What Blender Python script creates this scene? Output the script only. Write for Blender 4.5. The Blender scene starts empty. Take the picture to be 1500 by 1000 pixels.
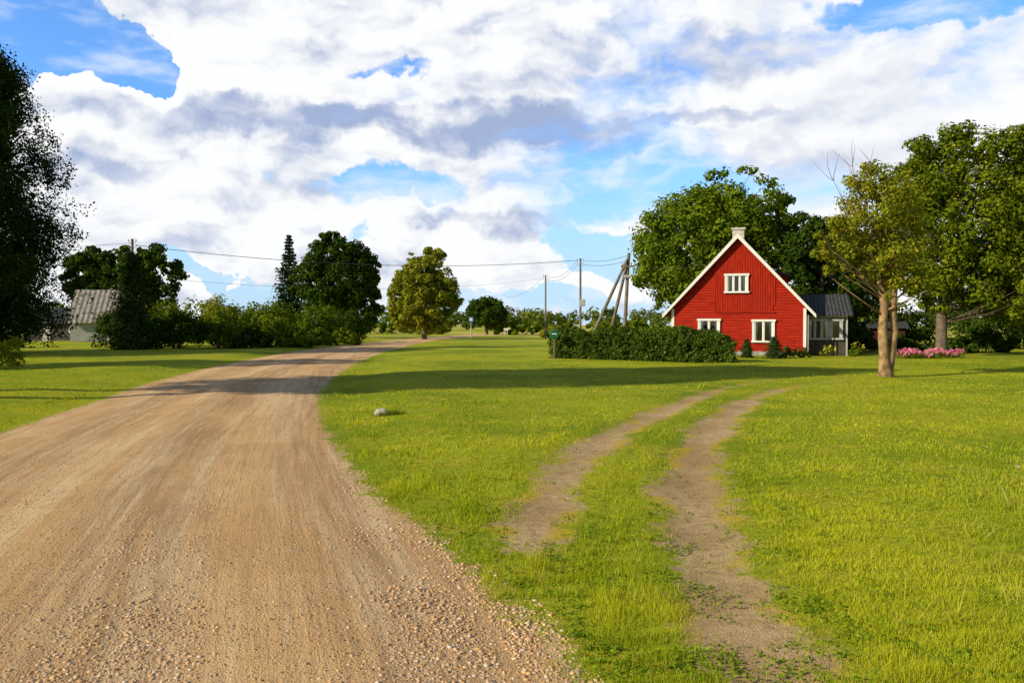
import bpy, math, random
import numpy as np
from mathutils import Vector
R = np.random.default_rng(7)
random.seed(7)
scene = bpy.context.scene
COL = scene.collection
PI = math.pi

# ------------------------------------------------------------------ helpers
def empty(name, loc=(0,0,0), rz=0.0):
    e = bpy.data.objects.new(name, None)
    e.location = loc; e.rotation_euler = (0,0,rz); e.empty_display_size = .3
    COL.objects.link(e); return e

def obj(name, me, mat=None, parent=None, loc=(0,0,0), rot=(0,0,0), smooth=False):
    if mat is not None: me.materials.append(mat)
    o = bpy.data.objects.new(name, me)
    COL.objects.link(o); o.location = loc; o.rotation_euler = rot
    if parent: o.parent = parent
    if smooth: me.polygons.foreach_set('use_smooth', [True]*len(me.polygons))
    return o

def pymesh(name, v, f, mat=None, parent=None, loc=(0,0,0), rot=(0,0,0), smooth=False):
    me = bpy.data.meshes.new(name); me.from_pydata([tuple(map(float,a)) for a in v], [], f); me.update()
    return obj(name, me, mat, parent, loc, rot, smooth)

def npmesh(name, V, F, mat=None, parent=None, loc=(0,0,0), smooth=False):
    """V (n,3), F (m,k) all faces with k corners"""
    me = bpy.data.meshes.new(name)
    V = np.asarray(V, np.float32); F = np.asarray(F, np.int32)
    m,k = F.shape
    me.vertices.add(len(V)); me.vertices.foreach_set('co', V.ravel())
    me.loops.add(m*k); me.loops.foreach_set('vertex_index', F.ravel())
    me.polygons.add(m)
    me.polygons.foreach_set('loop_start', np.arange(0,m*k,k,dtype=np.int32))
    me.update(calc_edges=True)
    if smooth: me.polygons.foreach_set('use_smooth', np.ones(m,bool))
    return obj(name, me, mat, parent, loc)

class Parts:
    """collects boxes / tubes / polys into one mesh"""
    def __init__(s): s.v=[]; s.f=[]
    def add(s, v, f):
        n=len(s.v); s.v += [tuple(a) for a in v]; s.f += [tuple(i+n for i in q) for q in f]
    def box(s, x0,x1,y0,y1,z0,z1):
        s.add([(x0,y0,z0),(x1,y0,z0),(x1,y1,z0),(x0,y1,z0),(x0,y0,z1),(x1,y0,z1),(x1,y1,z1),(x0,y1,z1)],
              [(0,3,2,1),(4,5,6,7),(0,1,5,4),(1,2,6,5),(2,3,7,6),(3,0,4,7)])
    def tube(s, pts, rad, n=8):
        pts=[Vector(p) for p in pts]; vs=[]; fs=[]
        for i,p in enumerate(pts):
            d=(pts[min(i+1,len(pts)-1)]-pts[max(i-1,0)]).normalized()
            a=Vector((1,0,0)) if abs(d.x)<.8 else Vector((0,1,0))
            u=d.cross(a).normalized(); w=d.cross(u)
            for k in range(n):
                t=2*PI*k/n; vs.append(p+(u*math.cos(t)+w*math.sin(t))*rad[i])
        for i in range(len(pts)-1):
            for k in range(n):
                fs.append((i*n+k,i*n+(k+1)%n,(i+1)*n+(k+1)%n,(i+1)*n+k))
        fs.append(tuple(range((len(pts)-1)*n,len(pts)*n))); fs.append(tuple(reversed(range(n))))
        s.add(vs,fs)
    def done(s, name, mat, parent=None, loc=(0,0,0), smooth=False):
        return pymesh(name, s.v, s.f, mat, parent, loc, smooth=smooth)

# ------------------------------------------------------------------ node helpers
class NT:
    def __init__(s, nt): s.nt=nt; s.N=nt.nodes; s.L=nt.links
    def n(s, t, **kw):
        a=s.N.new(t)
        for k,v in kw.items(): setattr(a,k,v)
        return a
    def put(s, sock, v):
        if isinstance(v,(int,float)):
            if sock.type in ('RGBA',): sock.default_value=(v,v,v,1)
            elif sock.type=='VECTOR': sock.default_value=(v,v,v)
            else: sock.default_value=v
        elif isinstance(v,(tuple,list)):
            sock.default_value = (*v,1) if (sock.type=='RGBA' and len(v)==3) else v
        else: s.L.new(v, sock)
    def m(s, op, a, b=0.0, c=0.0, clamp=False):
        x=s.n('ShaderNodeMath',operation=op,use_clamp=clamp)
        s.put(x.inputs[0],a); s.put(x.inputs[1],b); s.put(x.inputs[2],c); return x.outputs[0]
    def vm(s, op, a, b=(0,0,0)):
        x=s.n('ShaderNodeVectorMath',operation=op); s.put(x.inputs[0],a)
        if op=='SCALE': s.put(x.inputs['Scale'],b)
        else: s.put(x.inputs[1],b)
        return x.outputs['Value'] if op in('DOT_PRODUCT','LENGTH') else x.outputs[0]
    def mix(s, f, a, b, blend='MIX'):
        x=s.n('ShaderNodeMix',data_type='RGBA',blend_type=blend)
        s.put(x.inputs[0],f); s.put(x.inputs[6],a); s.put(x.inputs[7],b); return x.outputs[2]
    def noise(s, vec, scale, detail=4, rough=.5, dim='3D', color=False):
        x=s.n('ShaderNodeTexNoise',noise_dimensions=dim)
        s.put(x.inputs['Vector'],vec); x.inputs['Scale'].default_value=scale
        x.inputs['Detail'].default_value=detail; x.inputs['Roughness'].default_value=rough
        return x.outputs['Color'] if color else x.outputs[0]
    def ss(s, v, a, b, lo=0., hi=1.):
        x=s.n('ShaderNodeMapRange',interpolation_type='SMOOTHSTEP')
        s.put(x.inputs[0],v); s.put(x.inputs[1],a); s.put(x.inputs[2],b); s.put(x.inputs[3],lo); s.put(x.inputs[4],hi)
        return x.outputs[0]
    def xyz(s, v):
        x=s.n('ShaderNodeSeparateXYZ'); s.put(x.inputs[0],v); return x.outputs
    def comb(s,a,b,c=0.):
        x=s.n('ShaderNodeCombineXYZ'); s.put(x.inputs[0],a); s.put(x.inputs[1],b); s.put(x.inputs[2],c); return x.outputs[0]
    def bump(s, h, strength, dist):
        x=s.n('ShaderNodeBump'); x.inputs['Distance'].default_value=dist
        s.put(x.inputs['Strength'],strength)
        s.put(x.inputs['Height'],h); return x.outputs[0]

def newmat(name):
    m=bpy.data.materials.new(name); m.use_nodes=True
    t=NT(m.node_tree); b=t.N['Principled BSDF']
    return m,t,b

def simple(name, col, rough=.7, var=.15, scale=3.0, bump=0., bscale=30, metal=0.):
    m,t,b=newmat(name)
    pos=t.n('ShaderNodeTexCoord').outputs['Object']
    n=t.noise(pos,scale,5,.6)
    c1=tuple(c*(1-var) for c in col); c2=tuple(min(1,c*(1+var)) for c in col)
    t.put(b.inputs['Base Color'], t.mix(t.ss(n,.3,.7),c1,c2))
    b.inputs['Roughness'].default_value=rough; b.inputs['Metallic'].default_value=metal
    b.inputs['Specular IOR Level'].default_value=.25
    if bump: t.put(b.inputs['Normal'], t.bump(t.noise(pos,bscale,4,.6),bump,.02))
    return m

def leafmat(name, c1, c2, c3=None, trans=.3, nscale=.5, wr=.6):
    m,t,b=newmat(name)
    g=t.n('ShaderNodeNewGeometry')
    rnd=g.outputs['Random Per Island']
    n=t.noise(g.outputs['Position'],nscale,2,.6)
    f=t.m('ADD',t.m('MULTIPLY',rnd,wr),t.m('MULTIPLY',t.ss(n,.35,.65),1-wr))
    col=t.mix(f,c1,c2)
    if c3: col=t.mix(t.ss(rnd,.93,.97),col,c3)
    df=t.n('ShaderNodeBsdfDiffuse'); t.put(df.inputs[0],col)
    tr=t.n('ShaderNodeBsdfTranslucent'); t.put(tr.inputs[0], t.mix(1.,col,(1.25,1.15,.5),'MULTIPLY'))
    mx=t.n('ShaderNodeMixShader'); mx.inputs[0].default_value=trans
    t.L.new(df.outputs[0],mx.inputs[1]); t.L.new(tr.outputs[0],mx.inputs[2])
    t.L.new(mx.outputs[0],t.N['Material Output'].inputs[0]); t.N.remove(b)
    return m

# ------------------------------------------------------------------ terrain data (metres; camera stands at the origin looking +Y)
roadL = np.array([(-12,-3.2),(0,-4.6),(4,-5.7),(8,-7.0),(13.5,-8.5),(18.6,-9.6),(23.7,-10.9),(33.7,-12.7),(49,-14.3),(67,-15.2),(90,-14.4),(127,-11.9),(150,-9.),(170,-2)])
roadR = np.array([(-12,4.2),(0,1.5),(4.1,.36),(5.1,.12),(5.9,-.25),(6.9,-.66),(8.,-1.25),(10.1,-1.95),(12.4,-2.7),(16.1,-3.8),(20.8,-4.9),(28,-6.1),(38,-7.3),(52.7,-8.4),(72,-9.),(103,-8.6),(135,-5.5),(150,-1),(170,14)])
trackA = np.array([(.0,5.7),(.08,6.4),(.25,7.6),(.62,9.6),(1.31,12.1),(2.5,15),(4.1,18.9),(5.75,22.3),(7.6,25.),(9.6,27.)])
trackB = np.array([(1.1,2.5),(1.22,4.1),(1.36,5.1),(1.5,6.3),(1.72,7.6),(2.12,9.7),(2.95,12.4),(4.36,16.1),(5.9,19.8),(7.5,22.5),(9.2,24.5),(11.,26)])

def polyd(x,y,P):
    d=np.full(x.shape,1e9)
    for a,b in zip(P[:-1],P[1:]):
        ab=b-a; t=np.clip(((x-a[0])*ab[0]+(y-a[1])*ab[1])/(ab@ab),0,1)
        d=np.minimum(d,np.hypot(x-a[0]-t*ab[0],y-a[1]-t*ab[1]))
    return d
_ang=R.uniform(0,2*PI,40); _ph=R.uniform(0,2*PI,40)
def wob(x,y,wl,k=0,n=7):
    s=0
    for i in range(n):
        a=_ang[(k*5+i)%40]; w=2*PI/(wl*(.6+.13*i))
        s=s+np.sin((x*math.cos(a)+y*math.sin(a))*w+_ph[(k*7+i)%40])
    return s/n*1.6
def road_in(x,y):
    return np.minimum(x-np.interp(y,roadL[:,0],roadL[:,1]), np.interp(y,roadR[:,0],roadR[:,1])-x)
def H(x,y):
    x=np.asarray(x,float); y=np.asarray(y,float)
    e=-road_in(x,y)
    fade=np.clip((120-y)/60,0,1)
    up=np.clip((e-.2)/2.2,0,1); up=up*up*(3-2*up)
    h=.10*up*fade + .06*wob(x,y,9,1)*up*fade
    tr=np.minimum(polyd(x,y,trackA),polyd(x,y,trackB))
    h=h-.05*np.exp(-(tr/.36)**2)*up
    return h

# ------------------------------------------------------------------ materials for the ground
def grass_nodes(t):
    pos=t.n('ShaderNodeNewGeometry').outputs['Position']
    n1=t.noise(pos,.16,4,.6); n2=t.noise(pos,1.3,5,.65); n3=t.noise(pos,14,5,.7)
    c=t.mix(t.ss(n1,.38,.62),(.25,.34,.012),(.48,.50,.022))
    c=t.mix(t.m('MULTIPLY',t.ss(n2,.45,.7),.7),c,(.56,.48,.045))
    c=t.mix(t.m('MULTIPLY',t.ss(n3,.4,.66),.62),c,(.10,.14,.008))
    far=t.ss(t.xyz(pos)[1],70.,160.)
    c=t.mix(t.m('MULTIPLY',far,t.ss(t.noise(pos,.02,3,.5),.4,.6)),c,(.56,.48,.10))
    h=t.m('ADD',t.m('MULTIPLY',n3,.6),t.noise(pos,60,3,.6))
    return pos,c,h

mg,t,b=newmat('grass')
pos,c,h=grass_nodes(t)
t.put(b.inputs['Base Color'],c); b.inputs['Roughness'].default_value=.9; b.inputs['Specular IOR Level'].default_value=.05
t.put(b.inputs['Normal'],t.bump(h,.9,.04))
GRASS=mg

def dirt_mat(name, road):
    m,t,b=newmat(name)
    pos,gc,gh=grass_nodes(t)
    at=t.n('ShaderNodeAttribute',attribute_name='edge').outputs['Fac']
    uv=t.n('ShaderNodeUVMap').outputs[0]
    u,v,_=t.xyz(uv)
    f1=t.noise(pos,.7,4,.6); f2=t.noise(pos,9,5,.7); f3=t.noise(pos,70,3,.7); f4=t.noise(pos,240,2,.6)
    if road:
        base=t.mix(t.ss(f1,.35,.65),(.74,.44,.20),(.84,.54,.27))
        s=t.noise(t.comb(t.m('MULTIPLY',u,2.2),t.m('MULTIPLY',v,.07),0.),1.,4,.6)
        s2=t.noise(t.comb(t.m('MULTIPLY',u,7.),t.m('MULTIPLY',v,.35),3.),1.,5,.7)
        # loose gravel windrows between the wheel lanes, broken up by noise
        lane=t.m('ADD',t.m('MULTIPLY',t.m('COSINE',t.m('ADD',t.m('MULTIPLY',u,2*PI*3/5.6),t.m('MULTIPLY',f1,2.5))),.5),.5)
        lane=t.m('MULTIPLY',lane,t.ss(s2,.38,.6))
        base=t.mix(t.m('MULTIPLY',t.ss(s,.45,.6),.65),base,(.92,.68,.40))
        base=t.mix(t.m('MULTIPLY',lane,.6),base,(.50,.29,.135))
        base=t.mix(t.m('MULTIPLY',t.ss(s2,.5,.66),.45),base,(.54,.32,.15))
        base=t.mix(t.m('MULTIPLY',t.ss(f2,.5,.66),.4),base,(.62,.34,.14))
        sps=[]
        for sc,th in((26,.24),(60,.3)):
            vor=t.n('ShaderNodeTexVoronoi'); t.put(vor.inputs['Vector'],pos); vor.inputs['Scale'].default_value=sc
            vc=t.xyz(vor.outputs['Color'])
            sp=t.m('MULTIPLY',t.ss(vor.outputs['Distance'],th+.14,th-.06),t.ss(vc[0],.5,.58))
            sp=t.m('MULTIPLY',sp,t.ss(t.m('ADD',f2,t.m('MULTIPLY',lane,.15)),.38,.56))
            base=t.mix(t.m('MULTIPLY',sp,.8),base,t.mix(vc[1],(.30,.19,.12),(.90,.74,.56))); sps.append(sp)
        base=t.mix(t.m('MULTIPLY',t.ss(f4,.54,.68),.4),base,(.34,.20,.10))
        amp,off=.8,.02
        hh=t.m('ADD',t.m('MULTIPLY',f3,.9),t.m('ADD',t.m('MULTIPLY',s2,1.2),t.m('MULTIPLY',t.m('ADD',*sps),.9)))
    else:
        base=t.mix(t.ss(f1,.35,.65),(.50,.33,.155),(.68,.48,.25))
        base=t.mix(t.m('MULTIPLY',t.ss(f2,.44,.64),.6),base,(.34,.22,.10))
        base=t.mix(t.m('MULTIPLY',t.ss(f3,.52,.66),.5),base,(.76,.57,.34))
        moss=t.m('MULTIPLY',t.ss(t.noise(pos,1.1,4,.6),.48,.60),t.ss(at,.22,.04))
        base=t.mix(t.m('MULTIPLY',moss,.85),base,(.60,.43,.03))
        amp,off=.85,-.04
        hh=t.m('ADD',f3,t.m('MULTIPLY',f2,1.5))
    nn=t.m('ADD',t.m('MULTIPLY',t.noise(pos,1.7,8,.8),.65),t.m('MULTIPLY',f2,.35))
    k=t.m('ADD',at,t.m('MULTIPLY',t.m('SUBTRACT',nn,.5),amp*2.2))
    k=t.ss(k,off-.08,off+.10)
    k=t.m('MULTIPLY',k,t.ss(at,-.6,-.35))
    t.put(b.inputs['Base Color'],t.mix(k,gc,base)); b.inputs['Roughness'].default_value=.95
    b.inputs['Specular IOR Level'].default_value=.05
    hm=t.m('ADD',t.m('MULTIPLY',t.m('MULTIPLY',hh,.75),k),t.m('MULTIPLY',gh,t.m('SUBTRACT',1.,k)))
    t.put(b.inputs['Normal'],t.bump(hm,.95,.04))
    return m
ROADM=dirt_mat('gravel_road_mat',True); TRACKM=dirt_mat('dirt_track_mat',False)

# ------------------------------------------------------------------ ground sheet
def axis(lo,hi,step,far,g=1.16):
    a=list(np.arange(lo,hi+1e-6,step)); s=step
    up=[];x=hi
    while x<far: s*=g; x+=s; up.append(x)
    dn=[];x=lo;s=step
    while x>-far: s*=g; x-=s; dn.append(x)
    return np.array(dn[::-1]+a+up)
xs=axis(-14,16,.2,3500); ys=axis(-4,44,.2,3500)
X,Y=np.meshgrid(xs,ys); Z=H(X,Y)
nx,ny=len(xs),len(ys)
idx=np.arange(nx*ny).reshape(ny,nx)
F=np.stack([idx[:-1,:-1],idx[:-1,1:],idx[1:,1:],idx[1:,:-1]],-1).reshape(-1,4)
npmesh('ground',np.stack([X,Y,Z],-1).reshape(-1,3),F,GRASS,smooth=True)

def ribbon(name, rows, mat, edges, us, vs):
    n,c,_=rows.shape
    idx=np.arange(n*c).reshape(n,c)
    F=np.stack([idx[:-1,:-1],idx[:-1,1:],idx[1:,1:],idx[1:,:-1]],-1).reshape(-1,4)
    o=npmesh(name,rows.reshape(-1,3),F,mat,smooth=True)
    me=o.data
    a=me.attributes.new('edge','FLOAT','POINT'); a.data.foreach_set('value',edges.astype(np.float32).ravel())
    uvl=me.uv_layers.new(name='UVMap')
    uv=np.stack([us.ravel(),vs.ravel()],-1)[F.ravel()].astype(np.float32)
    uvl.data.foreach_set('uv',uv.ravel())
    return o
yr=np.concatenate([np.arange(-10,40,.3),np.arange(40,170,1.)])
def smooth_interp(y,P):
    k=np.linspace(-1,1,9); return np.mean([np.interp(y+q*(1.0+np.abs(y)*.04),P[:,0],P[:,1]) for q in k],axis=0)
l=smooth_interp(yr,roadL); r=smooth_interp(yr,roadR)
NC=44
tt=np.linspace(0,1,NC)
XX=(l-.9)[:,None]*(1-tt)+(r+.9)[:,None]*tt; YY=np.repeat(yr[:,None],NC,1)
ed=np.minimum(XX-l[:,None],r[:,None]-XX)
cr=.05*np.clip(ed/2.5,0,1)**.7
rut=-.018*np.cos((XX-l[:,None])/(r-l)[:,None]*2*PI*3.)*(ed>0.3)
sink=-.03*np.clip((-ed-.55)/.3,0,1)     # the margins feather under the turf, no visible lip
ribbon('gravel_road',np.stack([XX,YY,H(XX,YY)+.012+cr+rut*.8+sink],-1),ROADM,ed,XX-l[:,None],YY)
def track(name,P,hw=.27):
    s=np.concatenate([[0],np.cumsum(np.hypot(*np.diff(P,axis=0).T))])
    q=np.arange(0,s[-1],.12); k=np.linspace(-.9,.9,7)
    px=np.mean([np.interp(np.clip(q+a,0,s[-1]),s,P[:,0]) for a in k],0); py=np.mean([np.interp(np.clip(q+a,0,s[-1]),s,P[:,1]) for a in k],0)
    dx,dy=np.gradient(px),np.gradient(py); L=np.hypot(dx,dy); nx_,ny_=dy/L,-dx/L
    o=np.linspace(-.9,.9,24)
    XX=px[:,None]+nx_[:,None]*o; YY=py[:,None]+ny_[:,None]*o
    tail=np.clip((s[-1]-q)/11,0,1)[:,None]; head=np.clip(q/1.2,0,1)[:,None]
    ed=(hw*(.3+.7*tail)+.05*np.sin(q*1.3)[:,None]+.04*np.sin(q*3.1+1)[:,None])-np.abs(o)[None,:]-(1-tail)*.22-(1-head)*.3*(P is trackA)
    sk=(.012-.034*np.clip((np.abs(o)-.5)/.36,0,1))[None,:]*np.ones((len(q),1)); sk[0]=-.03; sk[-1]=-.03
    ribbon(name,np.stack([XX,YY,H(XX,YY)+sk],-1),TRACKM,ed,np.repeat(o[None],len(q),0),np.repeat(q[:,None],24,1))
track('dirt_track',trackA,.27); track('dirt_track',trackB,.31)

# ------------------------------------------------------------------ grass blades
BL=leafmat('grass_blades',(.22,.31,.010),(.58,.58,.030),(.66,.55,.16),trans=.3,nscale=.55,wr=.45)
def blades(name,x,y,length,width,mat,lean=.5):
    n=len(x); z=H(x,y)
    a=R.uniform(0,2*PI,n); ln=R.uniform(0,1,n)**.7*lean; b_=R.uniform(0,2*PI,n)
    base=np.stack([x,y,z-.004],-1)
    side=np.stack([np.cos(a),np.sin(a),0*a],-1)*(width/2)[:,None]
    tip=base+np.stack([np.cos(b_)*ln,np.sin(b_)*ln,np.sqrt(np.maximum(.1,1-ln**2))],-1)*length[:,None]
    V=np.stack([base-side,base+side,tip],1).reshape(-1,3)
    return npmesh(name,V,np.arange(3*n).reshape(-1,3),mat)
def cand(n,dmin,dmax):
    D=1/R.uniform(1/dmax,1/dmin,n); x=R.uniform(-1,1,n)*(.72*D+1.2)
    return x,D
x,y=cand(760000,3.3,46)
ri=road_in(x,y)+.28*wob(x,y,1.6,2)+.16*wob(x,y,.45,3)
ta=polyd(x,y,trackA); tb=polyd(x,y,trackB)
fadeA=np.clip((y-15)/12,0,1)
tk=np.minimum(ta+.3*(y<6.3),tb)+.16*wob(x,y,1.1,4)+.13*wob(x,y,.35,5)+fadeA*.18
p=np.clip(-ri/.25,0,1)*np.clip((tk-.24)/.26,0.05,1)*np.clip((46-y)/22,0,1)
keep=R.uniform(0,1,len(x))<p*(.75+.45*wob(x,y,.6,6))
x,y=x[keep],y[keep]
tall=1+.5*wob(x,y,2.2,1)+.6*wob(x,y,.4,2)
edge=np.exp(-((road_in(x,y)+.45)/.5)**2)
mid=np.exp(-(np.minimum(polyd(x,y,trackA),polyd(x,y,trackB))/.8)**2)
L=(.022+.026*R.uniform(0,1,len(x)))*np.clip(tall,.35,2.3)*(1+1.3*edge*np.clip(.6+wob(x,y,1.3,5),0,2)+.3*mid)
Wd=np.maximum(.0045,y*.0010)*R.uniform(.7,1.3,len(x))
blades('grass',x,y,L,Wd,BL,.85)
# low broad-leaved weeds and clover between the wheel tracks and along the verge
n=4600
D=1/R.uniform(1/16,1/3.8,n); x=R.uniform(-.2,.62,n)*D+.3
w_=(np.exp(-((np.minimum(polyd(x,D,trackA),polyd(x,D,trackB))-.5)/.35)**2)+.9*np.exp(-((road_in(x,D)+.4)/.45)**2)+.05)*np.clip(.45+1.1*wob(x,D,.9,3),0,1.3)*(road_in(x,D)<-.1)
k=R.uniform(0,1,n)<w_; x,D=x[k],D[k]
m_=9; xx=np.repeat(x,m_)+R.normal(size=len(x)*m_)*.028; yy=np.repeat(D,m_)+R.normal(size=len(x)*m_)*.028
WEED=leafmat('weed_leaves',(.10,.19,.010),(.28,.38,.02),None,.25,2.)

# tall unmown grass towards the right edge
n=7000
xt=R.normal(0,1,n)*.6+5.0; yt=R.uniform(4.6,9.5,n); xt=xt+(yt-7)*.62
tuft=wob(xt,yt,.9,3)>.1; xt,yt=xt[tuft],yt[tuft]
TG=leafmat('tall_grass_mat',(.32,.38,.02),(.64,.56,.10),(.72,.60,.22),trans=.4)
blades('tall_grass',xt,yt,R.uniform(.08,.28,len(xt)),np.full(len(xt),.006),TG,.75)

# ------------------------------------------------------------------ gravel stones
t_=(1+5**.5)/2
ico=np.array([(-1,t_,0),(1,t_,0),(-1,-t_,0),(1,-t_,0),(0,-1,t_),(0,1,t_),(0,-1,-t_),(0,1,-t_),(t_,0,-1),(t_,0,1),(-t_,0,-1),(-t_,0,1)])/1.9
icf=np.array([(0,11,5),(0,5,1),(0,1,7),(0,7,10),(0,10,11),(1,5,9),(5,11,4),(11,10,2),(10,7,6),(7,1,8),(3,9,4),(3,4,2),(3,2,6),(3,6,8),(3,8,9),(4,9,5),(2,4,11),(6,2,10),(8,6,7),(9,8,1)])
def stones(name,x,y,z,s,mat,flat=.6):
    n=len(x)
    J=ico[None]*(1+R.uniform(-.3,.3,(n,12,1)))*np.stack([R.uniform(.7,1.3,n),R.uniform(.7,1.3,n),R.uniform(.6,1,n)*flat],-1)[:,None]
    a=R.uniform(0,2*PI,n); c,sn=np.cos(a)[:,None],np.sin(a)[:,None]
    V=np.stack([J[...,0]*c-J[...,1]*sn,J[...,0]*sn+J[...,1]*c,J[...,2]],-1)*s[:,None,None]+np.stack([x,y,z],-1)[:,None]
    F=(icf[None]+np.arange(n)[:,None,None]*12).reshape(-1,3)
    return npmesh(name,V.reshape(-1,3),F,mat)
ms,t,b=newmat('pebbles')
g=t.n('ShaderNodeNewGeometry'); rp=g.outputs['Random Per Island']
cr_=t.n('ShaderNodeValToRGB'); t.put(cr_.inputs[0],rp)
e=cr_.color_ramp.elements; e[0].color=(.40,.23,.11,1); e[1].color=(.78,.63,.46,1)
k=cr_.color_ramp.elements.new(.5); k.color=(.72,.45,.22,1); k=cr_.color_ramp.elements.new(.84); k.color=(.58,.41,.27,1)
t.put(b.inputs['Base Color'],cr_.outputs[0]); b.inputs['Roughness'].default_value=.9; b.inputs['Specular IOR Level'].default_value=.1
n=90000
D=1/R.uniform(1/26,1/3.4,n)**1.; xg=R.uniform(-1,.9,n)*(.68*D+1)
ri=road_in(xg,D)
lane=np.cos((xg-np.interp(D,roadL[:,0],roadL[:,1]))/5.6*2*PI*3.)
p=np.where(ri>-.12,.14+.6*(lane>.2)+.5*np.exp(-(np.maximum(ri,0)/.5)**2),0)*np.clip(.8+.9*wob(xg,D,1.7,1),.12,1.3)
kp=R.uniform(0,1,n)<p; xg,D,ri=xg[kp],D[kp],ri[kp]
s=.004+.012*R.uniform(0,1,len(xg))**3+.006*np.exp(-(ri/.5)**2)*R.uniform(0,1,len(xg))**2
rw=np.interp(D,roadR[:,0],roadR[:,1])-np.interp(D,roadL[:,0],roadL[:,1])
uu=xg-np.interp(D,roadL[:,0],roadL[:,1])
zz=H(xg,D)+.012+.05*np.clip(ri/2.5,0,1)**.7-.0144*np.cos(uu/rw*2*PI*3)*(ri>.3)
stones('gravel',xg,D,zz,s,ms)

# ------------------------------------------------------------------ foliage builders
def leaf_quads(C,N,size,aspect=.6):
    n=len(C); N=N/np.linalg.norm(N,axis=1,keepdims=True)
    r=R.normal(size=(n,3)); U=np.cross(N,r); U/=np.linalg.norm(U,axis=1,keepdims=True); W=np.cross(N,U)
    U=U*(size/2)[:,None]; W=W*(size*aspect/2)[:,None]
    return np.stack([C-U,C+W-U*.1,C+U,C-W-U*.1],1)
def leaf_mesh(name,Q,mat,parent):
    Q=np.concatenate(Q) if isinstance(Q,list) else Q
    return npmesh(name,Q.reshape(-1,3),np.arange(len(Q)*4).reshape(-1,4),mat,parent)
e=empty('lawn_weeds',(0,0,0))
C=np.stack([xx,yy,H(xx,yy)+R.uniform(.008,.04,len(xx))],-1)
leaf_mesh('leaves',leaf_quads(C,R.normal(size=(len(xx),3))*.5+[0,0,1],R.uniform(.015,.036,len(xx)),.6),WEED,e)
def clump_leaves(c,rad,m,size,flat=.8,droop=0.):
    d=R.normal(size=(m,3)); d/=np.linalg.norm(d,axis=1,keepdims=True)
    r=R.uniform(.25,1,m)**.6
    P=c+d*(r*rad)[:,None]*np.array([1,1,flat]); P[:,2]-=droop*R.uniform(0,1,m)
    N=d*1.2+R.normal(size=(m,3))*.4+np.array([0,0,.35])
    return leaf_quads(P,N,size*R.uniform(.6,1.35,m),.7)
BARK=simple('bark',(.14,.105,.075),.9,.35,6,.6,25)
BARKL=simple('bark_ochre',(.29,.18,.085),.9,.55,4,.8,18)
BIRCHB=simple('birch_bark',(.42,.40,.36),.8,.6,4,.4,20)

def tree(name,x,y,lobes,nclump,m,size,mat,tr=.3,cb=2.,bark=None,seed=0,clr=.16,trunk_top=.75,base_lean=0.,shell=.45,trunks=None,br=.2):
    """lobes: list of (dx,dy,z,rx,rz)"""
    e=empty(name,(x,y,float(H(x,y)))); rr=random.Random(seed)
    vol=[l[3]**2*l[4] for l in lobes]
    Q=[];P=Parts(); H_=max(l[2]+l[4] for l in lobes)
    top=Vector((lobes[0][0]*.6+base_lean,lobes[0][1]*.6,H_*trunk_top))
    if trunks:
        for a in trunks: P.tube(*a)
    else:
        pts=[Vector((0,0,-.15)),Vector((0,0,.25))]+[Vector((top.x*f*f+rr.uniform(-1,1)*tr*.5,top.y*f*f,top.z*f)) for f in (.25,.5,.75,1)]
        P.tube(pts,[tr*1.5,tr*1.05,tr*.9,tr*.62,tr*.32,tr*.08],10)
    for i in range(nclump):
        l=rr.choices(lobes,vol)[0]
        d=Vector((rr.gauss(0,1),rr.gauss(0,1),rr.gauss(0,1))).normalized()
        r=shell+(1-shell)*rr.random()**.55
        s=l[3]*clr*rr.uniform(.7,1.5)*1.35
        r=min(r,1-s/l[3]*.45)
        c=Vector((l[0]+d.x*l[3]*r,l[1]+d.y*l[3]*r,l[2]+d.z*l[4]*r))
        if c.z<cb: c.z=cb+rr.uniform(0,.6)
        Q.append(clump_leaves(np.array(c),s,int(m*(s/(l[3]*clr*1.5))**2*rr.uniform(.7,1.2))+4,size))
        if i%4==0:
            zf=max(cb*.8,min(top.z*.9,c.z-(c.xy.length)*.7)); f=zf/top.z
            a=Vector((top.x*f*f,top.y*f*f,zf)); mid=a.lerp(c,.55)+Vector((rr.uniform(-.3,.3),rr.uniform(-.3,.3),-.15*l[3]*.3))
            P.tube([a,mid,c],[tr*br,tr*br*.55,tr*.03],5)
    P.done('trunk',bark or BARK,e,smooth=True)
    leaf_mesh('foliage',Q,mat,e)
    return e

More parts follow.
